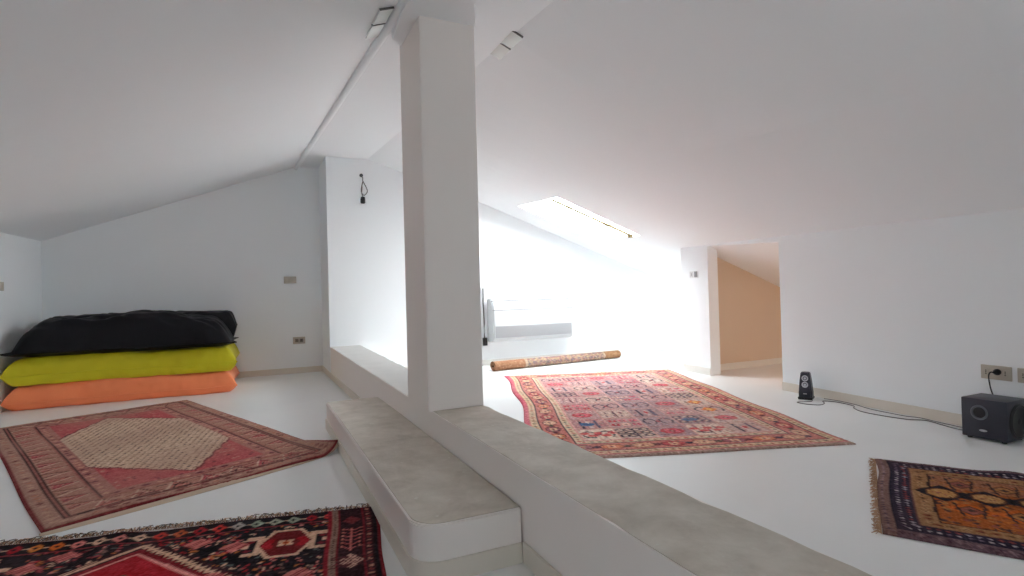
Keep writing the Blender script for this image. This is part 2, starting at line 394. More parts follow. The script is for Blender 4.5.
# ------------------------------------------------------------------ rugs
def rugs_grid(pts4, nu, nv, thick, wob, lift=None, seed=0):
    """pts4: origin, +u end, +v end, far corner -> top surface grid of points"""
    O, U, V, W = [np.array(p, float) for p in pts4]
    u = np.linspace(0, 1, nu + 1); v = np.linspace(0, 1, nv + 1); uu, vv = np.meshgrid(u, v)
    P = (1 - uu)[..., None] * (1 - vv)[..., None] * O + uu[..., None] * (1 - vv)[..., None] * U + (1 - uu)[..., None] * vv[..., None] * V + uu[..., None] * vv[..., None] * W
    r = np.random.default_rng(seed)
    for ax, t in ((1, uu), (0, vv)):
        for k in range(1, 7):
            a = r.normal(0, wob / k); ph = r.uniform(0, 6.28); P[..., ax] += a * np.sin(math.pi * k * t + ph) 
    ed = np.minimum(np.minimum(uu, 1 - uu) * nu, np.minimum(vv, 1 - vv) * nv)
    z = thick * np.clip(0.35 + ed / 4.0, 0, 1) + 0.0015 + 0.0012 * (1 + np.sin(uu * 19 + 2 * np.sin(vv * 7 + seed)) * np.sin(vv * 23 + seed))
    z += r.normal(0, .0005, z.shape)
    if lift is not None: P, z = lift(uu, vv, P, z)
    return uu, vv, P, z
def make_rug(name, label, pts4, img, thick=0.011, wob=0.006, lift=None, seed=0, parent=None):
    nv, nu = img.shape[0] - 1, img.shape[1] - 1
    uu, vv, P, z = rugs_grid(pts4, nu, nv, thick, wob, lift, seed)
    N = (nu + 1) * (nv + 1)
    top = np.concatenate([P.reshape(-1, 2), z.reshape(-1, 1)], 1)
    ids = np.arange(N).reshape(nv + 1, nu + 1)
    q = np.stack([ids[:-1, :-1], ids[:-1, 1:], ids[1:, 1:], ids[1:, :-1]], -1).reshape(-1, 4)
    # rim + underside
    rim = np.concatenate([ids[0, :], ids[1:, -1], ids[-1, -2::-1], ids[-2:0:-1, 0]])
    under = top[rim].copy(); under[:, 2] = np.maximum(0.0008, under[:, 2] - thick * 0.8)
    verts = np.concatenate([top, under]); n = len(rim); f = [tuple(r) for r in q]
    for i in range(n):
        j = (i + 1) % n; f.append((rim[i], N + i, N + j, rim[j]))
    o = pyd(name, verts, f, M['rug'], parent, smooth=True)
    me = o.data
    bm = bmesh.new(); bm.from_mesh(me); bmesh.ops.recalc_face_normals(bm, faces=bm.faces)
    bm.faces.ensure_lookup_table()
    if bm.faces[len(q) // 2].normal.z < 0: bmesh.ops.reverse_faces(bm, faces=bm.faces)
    bm.to_mesh(me); bm.free()
    a = me.color_attributes.new('weave', 'FLOAT_COLOR', 'POINT')
    c = lin(img.reshape(-1, 3)); c = np.concatenate([c, c[rim] * .8 if False else c[rim]]); c = np.concatenate([c, np.ones((len(c), 1))], 1)
    a.data.foreach_set('color', c.astype(np.float32).ravel())
    if label: tag(o, label, 'rug')
    return o
def fringe(parent, A, B, n, length, m, outward, seed=0, z=0.006, jit=0.4):
    """short wool threads along an edge from A to B"""
    r = random.Random(seed); bm = bmesh.new(); A = Vector(A); B = Vector(B); o = Vector(outward).normalized(); d = (B - A).normalized()
    for i in range(n):
        p = A.lerp(B, (i + r.random()) / n); L = length * r.uniform(.45, 1.1); s = r.gauss(0, jit)
        e = (o + d * s).normalized(); m1 = p + e * L * .5; m2 = p + e * L + d * r.gauss(0, .006)
        tube_mesh(bm, [(p.x, p.y, z), (m1.x, m1.y, z + r.uniform(.000, .010)), (m2.x, m2.y, .003 + r.random() * .006)], .0017, 4)
    return from_bm('fringe', bm, m, parent)

class Pat:
    """small drawing board in rug coordinates (metres, u right, v down the array)"""
    def __init__(s, W, H, res, base, seed):
        s.W, s.H = W, H; s.nu, s.nv = int(W / res), int(H / res)
        u = np.linspace(0, W, s.nu + 1); v = np.linspace(0, H, s.nv + 1); s.U, s.V = np.meshgrid(u, v)
        s.a = np.empty(s.U.shape + (3,)); s.a[:] = base; s.r = np.random.default_rng(seed)
        s.d = np.minimum(np.minimum(s.U, W - s.U), np.minimum(s.V, H - s.V))
    def put(s, mask, c, al=1.0): s.a[mask] = s.a[mask] * (1 - al) + np.array(c, float) * al
    def rect(s, u0, v0, u1, v1, c, al=1.0): s.put((s.U >= u0) & (s.U < u1) & (s.V >= v0) & (s.V < v1), c, al)
    def ell(s, u, v, a, b, c, al=1.0): s.put(((s.U - u) / a) ** 2 + ((s.V - v) / b) ** 2 < 1, c, al)
    def ring(s, u, v, a, b, t, c):
        q = np.sqrt(((s.U - u) / a) ** 2 + ((s.V - v) / b) ** 2); s.put((q < 1) & (q > 1 - t), c)
    def dia(s, u, v, a, b, c, al=1.0, inner=0.0):
        q = np.abs(s.U - u) / a + np.abs(s.V - v) / b; s.put((q < 1) & (q >= inner), c, al)
    def hexa(s, u, v, a, b, c, inner=0.0):
        q = np.maximum(np.abs(s.V - v) / b, np.abs(s.U - u) / a * .62 + np.abs(s.V - v) / b * .5); s.put((q < 1) & (q >= inner), c)
    def line(s, p, q, w, c):
        p = np.array(p, float); q = np.array(q, float); d = q - p; L = d @ d + 1e-9
        t = np.clip(((s.U - p[0]) * d[0] + (s.V - p[1]) * d[1]) / L, 0, 1)
        s.put(np.hypot(s.U - p[0] - t * d[0], s.V - p[1] - t * d[1]) < w / 2, c)
    def band(s, a, b, c, al=1.0): s.put((s.d >= a) & (s.d < b), c, al)
    def perim(s, off, stepw):
        """evenly spaced points (u, v, side) on the rectangle inset by off"""
        out = []; w, h = s.W - 2 * off, s.H - 2 * off
        for L, fn, sd in ((w, lambda t: (off + t, off), 0), (h, lambda t: (s.W - off, off + t), 1), (w, lambda t: (off + t, s.H - off), 2), (h, lambda t: (off, off + t), 3)):
            n = max(1, round(L / stepw))
            for k in range(n): out.append((*fn((k + .5) * L / n), sd))
        return out
    def flower(s, u, v, r, c1, c2, c3=None):
        for k in range(4):
            a = k * math.pi / 2 + math.pi / 4; s.ell(u + math.cos(a) * r * .62, v + math.sin(a) * r * .62, r * .42, r * .42, c1)
        s.dia(u, v, r * .5, r * .5, c2)
        if c3: s.dia(u, v, r * .22, r * .22, c3)
    def wear(s, amt=14, streak=8, fade=None, fade_amt=0.25):
        n = s.r.normal(0, 1, s.U.shape); rows = s.r.normal(0, 1, (s.U.shape[0], 1)); cols = s.r.normal(0, 1, (1, s.U.shape[1]))
        s.a += (n * amt)[..., None] + (rows * streak)[..., None] + (cols * streak * .5)[..., None]
        if fade is not None:
            w = np.zeros(s.U.shape)
            for k in range(8):
                w += np.sin(s.U * s.r.uniform(1.5, 7) + s.r.uniform(0, 6)) * np.sin(s.V * s.r.uniform(1.5, 7) + s.r.uniform(0, 6))
            w = np.clip(w / 3 + .4, 0, 1)[..., None] * fade_amt
            s.a = s.a * (1 - w) + np.array(fade, float) * w
        return np.clip(s.a, 3, 250)

# ---- faded rose rug with a beige lattice field (left)
def rug_rose():
    FL, FR, BL, BR = (-.865, 3.06), (.487, 3.735), (-1.98, 5.83), (-.64, 6.50)
    W, H = 1.5, 3.05; p = Pat(W, H, .0105, (150, 88, 80), 11)
    dk, rose, pale, red, beige, plum = (58, 34, 34), (164, 106, 96), (190, 148, 130), (176, 78, 80), (198, 168, 146), (116, 62, 62)
    p.band(0, .016, (124, 42, 46)); p.band(.016, .09, (164, 122, 108)); p.band(.09, .10, dk); p.band(.115, .122, dk)
    p.band(.122, .255, (166, 116, 102)); p.band(.255, .262, dk); p.band(.274, .28, dk); p.band(.28, .35, (166, 108, 100)); p.band(.35, .356, dk)
    for k, (u, v, sd) in enumerate(p.perim(.19, .15)):           # large zigzag leaf border
        t = (1, 0) if sd in (0, 2) else (0, 1); o = {0: (0, 1), 2: (0, -1), 1: (-1, 0), 3: (1, 0)}[sd]
        P_ = lambda a, b: (u + t[0] * a + o[0] * b, v + t[1] * a + o[1] * b)
        if k % 3 != 1:
            for q in np.linspace(-.05, .05, 40):
                h = .055 - abs(q) * 1.9
                p.line(P_(q, -.055), P_(q, h), .006, (168, 78, 80) if k % 2 else (176, 104, 94))
        p.line(P_(-.06, -.06), P_(0, .06), .010, (204, 170, 150)); p.line(P_(0, .06), P_(.06, -.06), .010, (92, 54, 50))
        p.line(P_(-.03, -.06), P_(.0, .0), .008, dk); p.line(P_(.0, .0), P_(.03, -.06), .007, (196, 156, 138))
    for u, v, sd in p.perim(.055, .06): p.dia(u, v, .022, .022, p.r.choice([(186, 146, 126), (120, 70, 64), (176, 120, 100)], 1)[0])
    for u, v, sd in p.perim(.305, .07): p.dia(u, v, .024, .02, (198, 142, 122) if p.r.random() > .4 else (104, 48, 54))
    p.put(p.d >= .356, red)
    for k in range(420):
        u, v = p.r.uniform(.36, W - .36), p.r.uniform(.36, H - .36); p.ell(u, v, .012, .012, p.r.choice([(140, 50, 60), (200, 110, 100), (90, 40, 48), (196, 150, 130)], 1)[0], .7)
    # beige field with stepped clipped corners
    q = np.abs(p.U - W / 2) / .42 + np.clip(np.abs(p.V - H / 2) - .52, 0, None) / .62
    stair = q + .03 * np.sign(np.sin(p.U * 60)) * .5
    fld = (stair < 1.0) & (p.d >= .33)
    p.put(fld, beige); p.put((stair < 1.05) & (stair >= 1.0) & (p.d >= .33), (116, 50, 54))
    # lattice of small dark dashes
    k = 0
    for v in np.arange(.36, H - .36, .042):
        for u in np.arange(.34 + (k % 2) * .024, W - .33, .048):
            i = min(p.nu, int(u / W * p.nu)); j = min(p.nv, int(v / H * p.nv))
            if fld[j, i] and p.r.random() > .1:
                p.line((u - .010, v - .006), (u + .008, v + .007), .011, p.r.choice([(70, 46, 44), (92, 50, 48), (120, 78, 68), (66, 52, 58)], 1)[0])
                if p.r.random() > .6: p.ell(u + .02, v, .008, .008, (210, 182, 156))
        k += 1
    # front border is darker and busier
    for k in range(60):
        u, v = p.r.uniform(.1, W - .1), p.r.uniform(.06, .24); p.line((u, v), (u + p.r.uniform(.03, .12), v + p.r.uniform(-.02, .02)), .012, p.r.choice([dk, plum, pale, (140, 60, 60)], 1)[0])
    img = p.wear(9, 4, (166, 132, 116), .38)
    def lift(uu, vv, P, z):
        w = np.clip((uu - .90) / .10, 0, 1) ** 2 * np.clip((.16 - vv) / .16, 0, 1)
        z = z + .075 * w; z = z + .007 * np.clip(1 - vv / .06, 0, 1) * (0.5 + .5 * np.sin(uu * 9)); P[..., 0] -= .02 * w; return P, z
    o = make_rug('rug', 'faded rose red rug with a worn beige lattice field, corner curled against the step', (FL, FR, BL, BR), img, .011, .010, lift, 3)
    A, B = Vector(FL), Vector(FR); d = (B - A).normalized(); n = Vector((d.y, -d.x))
    v = []; f = []; N = 60
    for i in range(N + 1):
        t = i / N; q = A.lerp(B, t); w = .014 + .030 * math.sin(math.pi * min(1, t * 1.1)) ** .5 if t < .9 else .02
        zz = .075 * max(0, (t - .9) / .1) ** 2
        v += [(q.x - n.x * .004 - .02 * (zz / .075), q.y - n.y * .004, .009 + zz), (q.x + n.x * w - .02 * (zz / .075), q.y + n.y * w, .003 + zz * .6), (q.x + n.x * w - .02 * (zz / .075), q.y + n.y * w, .0008 + zz * .6), (q.x - n.x * .004 - .02 * (zz / .075), q.y - n.y * .004, .001 + zz * .9)]
    for i in range(N):
        a, b = 4 * i, 4 * i + 4
        for k in range(4): f.append((a + k, b + k, b + (k + 1) % 4, a + (k + 1) % 4))
    pyd('woven_end', v, f, M['fringe'], o)['label'] = 'pale flat woven end strip'
rug_rose()

# ---- dark rug with the red hooked diamond (near left)
def rug_dark():
    O, U, V = np.array((.50, 2.66)), np.array((-.4743, 2.66 + .2254)) - np.array((.50, 2.66)), np.array((-.147, -.989))
    W, H = 2.05, 1.55
    du = U / np.linalg.norm(U); dv = V / np.linalg.norm(V)
    p = Pat(W, H, .0085, (30, 20, 25), 5)
    blk, red, pink, cream, crim, orng, grn = (28, 20, 26), (168, 30, 40), (206, 120, 112), (216, 176, 148), (120, 26, 36), (206, 104, 40), (150, 160, 140)
    def speck(u0, v0, u1, v1, n):
        for _ in range(n):
            u, v = p.r.uniform(u0, u1), p.r.uniform(v0, v1)
            c = p.r.choice([pink, cream, (150, 60, 66), (120, 92, 84), (176, 40, 48), (90, 100, 96), (190, 110, 60)], 1)[0]
            if p.r.random() > .5: p.line((u, v), (u + p.r.uniform(-.02, .02), v + p.r.uniform(-.012, .012)), .010, c)
            else: p.dia(u, v, .011, .009, c)
    p.rect(0, 0, W, H, blk); speck(.2, .14, W, H, 3600)
    # red diamond with a cream stepped outline
    cu, cv, a, b = .93, .80, .62, .62
    q = np.abs(p.U - cu) / a + np.abs(p.V - cv) / b; st = .012 * np.sign(np.sin((p.U - p.V) * 150))
    p.put(q + st < 1.09, (60, 26, 32)); p.put((q + st < 1.04) & (q + st > .985), cream); p.put(q + st < .97, (132, 28, 36)); p.put((q < .91) & (q > .88), (226, 150, 140)); p.put(q < .87, red)
    for _ in range(70):
        u, v = cu + p.r.uniform(-.5, .5), cv + p.r.uniform(-.5, .5)
        if abs(u - cu) / a + abs(v - cv) / b < .78: p.dia(u, v, .016, .014, p.r.choice([cream, (60, 70, 60), (220, 130, 110), blk], 1)[0])
    # cream hooked hexagon medallions
    for hu, hv in ((.375, .32), (1.52, .34), (.375, 1.22), (1.52, 1.22)):
        p.rect(hu - .19, hv - .15, hu + .19, hv + .15, blk); speck(hu - .19, hv - .15, hu + .19, hv + .15, 70)
        for s in (-1, 1):
            p.rect(hu + s * .125 - .035, hv - .085, hu + s * .125 + .035, hv + .085, cream); p.rect(hu + s * .14 - .022, hv - .055, hu + s * .14 + .022, hv + .055, blk)
            p.rect(hu + s * .15 - .012, hv - .02, hu + s * .15 + .012, hv + .02, cream); p.dia(hu + s * .14, hv - .04, .02, .014, crim); p.dia(hu + s * .14, hv + .04, .02, .014, crim)
        p.hexa(hu, hv, .072, .128, cream); p.hexa(hu, hv, .061, .108, (110, 26, 30)); p.ell(hu - .062, hv, .026, .045, red); p.ell(hu + .062, hv, .026, .045, red); p.dia(hu, hv, .06, .075, (104, 26, 28)); p.flower(hu, hv, .034, cream, orng, crim)
    # pink rosettes
    for hu, hv in ((.57, .30), (.72, .22), (.30, .60), (.60, .55), (1.30, .28), (1.2, .2)):
        p.dia(hu, hv, .06, .05, pink); 
        for k in range(-2, 3): p.line((hu + k * .02 - .03, hv - .03), (hu + k * .02 + .03, hv + .03), .005, crim)
    # end border with a row of stars
    p.rect(0, 0, W, .14, blk); p.rect(0, 0, W, .02, crim)
    cols = [red, red, (206, 60, 60), red, grn, (170, 170, 150), grn, (170, 160, 150), (206, 60, 50), red, (190, 90, 50), (200, 60, 50), cream, pink, cream, pink, orng, (200, 120, 50), red, (120, 90, 100)]
    for k in range(27):
        u = .06 + k * .076; c = cols[k % len(cols)]
        p.dia(u, .085, .030, .042, c); p.rect(u - .032, .078, u + .032, .092, c); p.dia(u, .085, .012, .014, blk); p.line((u + .03, .085), (u + .046, .085), .008, cream)
    p.rect(0, .132, W, .14, (140, 50, 54))
    # side border: dark red panel with a pink tree and a knotted diamond
    p.rect(0, 0, .215, H, blk)
    p.rect(0, 0, .014, H, (126, 26, 34)); p.rect(.03, 0, .066, H, (56, 26, 32))
    for k in range(60): p.dia(.048, .02 + k * .028, .012, .010, (190, 130, 110) if k % 2 else (130, 50, 50))
    p.rect(.066, 0, .074, H, crim); p.rect(.074, 0, .162, H, (44, 20, 26)); p.rect(.162, 0, .176, H, crim)
    p.rect(.176, 0, .198, H, (150, 120, 104))
    for k in range(90): p.rect(.18, k * .018, .194, k * .018 + .008, (70, 40, 42))
    p.rect(.198, 0, .215, H, (140, 30, 40))
    for base in (.0, .62, 1.2):
        p.dia(.118, base + .16, .040, .045, (126, 52, 56)); p.line((.118, base + .25), (.118, base + .46), .008, (214, 120, 112))
        for k in range(6):
            v = base + .27 + k * .035
            for s in (-1, 1): p.line((.118, v), (.118 + s * .036, v - .022), .007, (200, 96, 96)); p.dia(.118 + s * .036, v - .022, .008, .01, (214, 130, 116))
        p.dia(.118, base + .55, .046, .062, (214, 170, 150))
        for k in range(-3, 4):
            p.line((.118 + k * .016 - .03, base + .55 - .045), (.118 + k * .016 + .03, base + .55 + .045), .005, (90, 40, 44)); p.line((.118 + k * .016 + .03, base + .55 - .045), (.118 + k * .016 - .03, base + .55 + .045), .005, (90, 40, 44))
    img = p.wear(10, 4, (120, 70, 66), .16)
    pt = lambda u, v: tuple(O + du * u + dv * v)
    def lift(uu, vv, P, z):
        z = z + .006 * np.exp(-((uu - .52) / .03) ** 2) * np.clip(1 - vv * 5, 0, 1); P[..., 1] += .02 * np.exp(-((uu - .52) / .05) ** 2) * np.clip(1 - vv * 3, 0, 1); return P, z
    o = make_rug('rug', 'dark rug with red hooked diamond, cream hexagon and woolly fringe, beside the masonry step', (pt(0, 0), pt(W, 0), pt(0, H), pt(W, H)), img, .013, .008, lift, 8)
    A = Vector((*pt(0.02, 0.004),)); B = Vector((*pt(W, 0.004),))
    fr = fringe(o, A, B, 420, .050, M['fringe_tan'], -Vector(dv), 3, .007, .45); fr['label'] = 'tan wool fringe'
    fd = fringe(o, A, B, 170, .060, mat('dark_fringe', (72, 56, 52), .9), -Vector(dv), 5, .010, .6); fd['label'] = 'darker loose fringe threads'
rug_dark()

# ---- big garden rug with compartments (right bay)
def rug_garden():
    BL, BR, FR, FL = (2.715, 6.05), (4.635, 5.37), (3.365, 2.225), (1.475, 2.90)
    W, H = 2.02, 3.38; p = Pat(W, H, .0105, (196, 120, 116), 21)
    nvy, red, rose, mauve, cream, pink, grn = (52, 44, 60), (190, 52, 60), (192, 122, 120), (170, 126, 132), (222, 194, 170), (216, 98, 112), (120, 116, 92)
    pal = [(188, 148, 144), (168, 140, 144), (200, 168, 156), (182, 128, 128), (166, 134, 136), (206, 180, 166)]
    p.band(0, .022, (170, 140, 128)); p.put((p.U < .034), (204, 100, 114)); p.band(.022, .03, (90, 92, 90)); p.band(.045, .10, (214, 184, 150)); p.band(.10, .106, nvy)
    p.band(.106, .27, (196, 118, 108)); p.band(.27, .276, nvy); p.band(.276, .335, (216, 188, 158)); p.band(.335, .342, nvy)
    for u, v, sd in p.perim(.073, .05): p.dia(u, v, .016, .016, p.r.choice([(150, 110, 84), (176, 90, 80), (110, 104, 90)], 1)[0])
    for u, v, sd in p.perim(.306, .055): p.dia(u, v, .018, .018, p.r.choice([(150, 104, 80), (190, 96, 92), (104, 100, 92)], 1)[0])
    for k, (u, v, sd) in enumerate(p.perim(.188, .20)):
        h = sd in (0, 2); a, b = (.075, .05) if h else (.05, .075)
        c = [(206, 150, 122), (182, 76, 78), (210, 160, 134), (150, 90, 96), (206, 124, 92)][k % 5]
        p.ell(u, v, a * 1.12, b * 1.12, (92, 48, 52)); p.ell(u, v, a, b, c); p.flower(u, v, .035, (226, 186, 150), (150, 40, 50), nvy)
        for s in (-1, 1):
            uu, vv = (u + s * .1, v) if h else (u, v + s * .1); p.dia(uu, vv, .028, .028, [nvy, (70, 66, 52), (96, 40, 50)][k % 3])
        for _ in range(6): p.dia(u + p.r.uniform(-.07, .07), v + p.r.uniform(-.07, .07), .010, .010, p.r.choice([cream, nvy, grn, (220, 120, 80)], 1)[0])
    fu0, fv0, fu1, fv1 = .342, .342, W - .342, H - .342; nc, nr = 5, 9
    cw, ch = (fu1 - fu0) / nc, (fv1 - fv0) / nr
    for j in range(nr):
        for i in range(nc):
            u0, v0 = fu0 + i * cw, fv0 + j * ch; cu, cv = u0 + cw / 2, v0 + ch / 2
            bg = pal[(i * 2 + j * 3 + (i * j) % 2) % len(pal)]
            kind = (i + 2 * j + (j // 3)) % 6
            if (i, j) in ((0, 8), (3, 8)): bg = (224, 200, 180)
            if j == 0: bg = (218, 122, 126) if i in (1, 2, 3) else bg
            p.rect(u0, v0, u0 + cw, v0 + ch, bg)
            for _ in range(26): p.line((u0 + p.r.uniform(.02, cw - .02), v0 + p.r.uniform(.02, ch - .02)),) if False else p.dia(u0 + p.r.uniform(.02, cw - .02), v0 + p.r.uniform(.02, ch - .02), .012, .010, p.r.choice([(214, 170, 156), (150, 96, 104), (190, 100, 104), (132, 108, 116), (206, 150, 130)], 1)[0])
            if (i, j) in ((1, 4), (2, 3), (3, 4), (2, 5), (1, 2), (3, 2)) or kind == 0:      # pair of dark hooked loops
                for s in (-1, 1):
                    p.ring(cu + s * cw * .24, cv, cw * .2, ch * .30, .26, nvy); p.rect(cu + s * cw * .24 - .02, cv + ch * .05, cu + s * cw * .24 + .02, cv + ch * .4, bg)
                p.dia(cu, cv, .018, .04, (150, 60, 70))
            elif kind in (1,):                                      # bushy tree of dark dots
                for a in range(4):
                    for b_ in range(3):
                        x, y = u0 + cw * (.16 + a * .22), v0 + ch * (.2 + b_ * .26); p.ring(x, y, .036, .034, .42, nvy); p.ell(x, y, .014, .012, cream)
                p.rect(cu - .006, v0 + ch * .2, cu + .006, v0 + ch * .95, nvy)
            elif kind == 2:                                         # red flower
                p.ell(cu, cv, .085, .075, red, .8); p.flower(cu, cv, .06, pink, (120, 30, 44), cream)
            elif kind == 3:                                         # willow strokes
                for k in range(7):
                    x = u0 + cw * (.14 + k * .12); p.line((x, v0 + ch * .2), (x - .018, v0 + ch * .8), .008, (96, 70, 84) if k % 2 else (216, 186, 170))
                p.line((cu, v0 + ch * .15), (cu, v0 + ch * .92), .012, (110, 50, 60))
            elif kind == 4:                                         # dark columns
                p.rect(cu - .07, v0 + ch * .15, cu - .045, v0 + ch * .9, nvy); p.rect(cu + .04, v0 + ch * .15, cu + .065, v0 + ch * .9, (80, 70, 92)); p.rect(cu - .02, v0 + ch * .2, cu + .015, v0 + ch * .9, (206, 176, 168)); p.dia(cu, cv, .02, .05, red)
            else:
                for a in range(3):
                    for b_ in range(2): p.flower(u0 + cw * (.2 + a * .3), v0 + ch * (.3 + b_ * .4), .038, p.r.choice([pink, red, (226, 180, 160)], 1)[0], (96, 60, 76), cream)
            if (i, j) in ((0, 7), (3, 7)): p.ell(cu - .02, cv, .06, .05, (58, 96, 138)); p.dia(cu - .02, cv, .03, .03, (40, 70, 110))
            if (i, j) in ((4, 6), (4, 5)): p.dia(cu, cv, .07, .08, (224, 120, 52)); p.dia(cu, cv, .03, .04, (230, 190, 110))
            if (i, j) in ((0, 8), (3, 8)):
                for k in range(5): p.ell(u0 + cw * (.15 + .18 * k), cv + (.03 if k % 2 else -.03), .035, .03, (206, 84, 84))
                p.line((u0 + .03, cv + .05), (u0 + .1, cv + .09), .02, nvy)
    for _ in range(2600):
        u, v = p.r.uniform(fu0, fu1), p.r.uniform(fv0, fv1); p.dia(u, v, p.r.uniform(.007, .013), p.r.uniform(.006, .012), p.r.choice([(206, 184, 172), (120, 92, 100), (182, 84, 92), (150, 120, 126), (214, 170, 156), (86, 70, 82)], 1)[0], .75)
    for i in range(nc + 1): p.rect(fu0 + i * cw - .006, fv0, fu0 + i * cw + .006, fv1, (206, 150, 140))
    for j in range(nr + 1): p.rect(fu0, fv0 + j * ch - .006, fu1, fv0 + j * ch + .006, (200, 140, 132))
    img = p.wear(16, 6, (196, 162, 156), .22)
    def lift(uu, vv, P, z):
        P[..., 0] += .018 * np.sin(vv * 15) * np.clip(1 - uu * 3, 0, 1) + .05 * np.sin(math.pi * vv) * np.clip(1 - uu * 2, 0, 1)
        P[..., 0] += .012 * np.sin(vv * 19) * np.clip(uu * 3 - 2, 0, 1); return P, z
    make_rug('rug', 'large pink and cream garden rug with small picture compartments in the skylit bay', (BL, BR, FL, FR), img, .012, .006, lift, 12)
rug_garden()

# ---- orange and navy rug (right edge)
def rug_orange():
    TL = np.array((3.165, 1.98)); e = np.array((-.933, -.597)); W = np.linalg.norm(e); e = e / W; d = np.array((-e[1], e[0])); d = d if d[0] > 0 else -d
    L = 1.75; p = Pat(W, L, .0075, (120, 78, 54), 31)
    nvy, tan, orng, gold, plum, cream = (38, 32, 50), (164, 118, 78), (198, 92, 32), (196, 142, 84), (88, 62, 74), (196, 176, 166)
    p.band(0, .05, (112, 84, 92)); p.put((p.V < .05), (140, 106, 98)); p.band(.05, .058, nvy); p.band(.058, .135, (44, 34, 52)); p.band(.135, .142, (110, 66, 62)); p.band(.142, .205, tan); p.band(.205, .213, (70, 44, 34))
    for _ in range(900):
        k = p.r.integers(0, 4)
    for off, stp, cc in ((.08, .032, [(190, 176, 180), (120, 100, 120)]), (.112, .032, [(176, 160, 170), (150, 70, 70)]), (.022, .03, [(150, 118, 122), (84, 60, 74)])):
        for u, v, sd in p.perim(off, stp): p.dia(u, v, .010, .010, cc[int(p.r.integers(0, 2))])
    for u, v, sd in p.perim(.174, .045): p.dia(u, v, .016, .018, p.r.choice([(124, 84, 54), (190, 146, 104), (140, 70, 46)], 1)[0]); p.dia(u, v, .006, .007, (90, 52, 36))
    p.put(p.d > .213, (172, 88, 36))
    p.put((p.d > .213) & (p.U < .40), (160, 104, 74))
    for _ in range(900):
        u, v = p.r.uniform(.22, W - .22), p.r.uniform(.22, L - .22); c = p.r.choice([(206, 110, 40), (120, 60, 32), (84, 56, 46), (176, 120, 66), (142, 70, 60), (60, 44, 48)], 1)[0]; p.dia(u, v, p.r.uniform(.008, .02), p.r.uniform(.008, .018), c, .85)
    for k in range(9):                                           # chain of navy diamonds with gold ovals
        v = .25 + k * .165; u = .49
        p.dia(u, v, .115, .105, (30, 25, 34)); p.dia(u, v + .08, .05, .06, (34, 28, 36)); p.ell(u, v, .066, .062, (104, 60, 38)); p.ell(u, v, .056, .052, gold)
        for _ in range(12): p.dia(u + p.r.normal(0, .022), v + p.r.normal(0, .02), .008, .007, p.r.choice([(150, 84, 76), (210, 170, 110), (120, 70, 50)], 1)[0])
        for uu, cc in ((.68, (206, 96, 30)), (.33, (176, 108, 70))):                        # flame lozenges both sides
            p.dia(uu, v + .08, .085, .085, cc); p.dia(uu, v + .08, .06, .06, (104, 64, 44)); p.dia(uu, v + .08, .045, .045, (180, 120, 70) if k % 2 else (150, 80, 70)); p.dia(uu, v + .08, .018, .018, (70, 50, 46))
            for s in (-1, 1): p.line((uu - .08, v + s * .03), (uu + .08, v + s * .05), .010, (60, 40, 36))
    img = p.wear(10, 4, (96, 64, 54), .22) * .9
    pt = lambda u, v: tuple(TL + e * u + d * v)
    def lift(uu, vv, P, z):
        P[..., 0] += .018 * np.sin(uu * 8) * np.clip(1 - vv * 4, 0, 1); z = z + .014 * np.exp(-((vv - .33) / .05) ** 2) * np.clip(1 - uu * 5, 0, 1); return P, z
    o = make_rug('rug', 'orange and navy rug with a chain of gold ovals, in front of the subwoofer', (pt(0, 0), pt(W, 0), pt(0, L), pt(W, L)), img, .013, .005, lift, 15)
    fringe(o, pt(.0, .006), pt(W, .006), 230, .034, M['fringe_tan'], -d, 9, .006, .35)['label'] = 'tan wool fringe'
rug_orange()

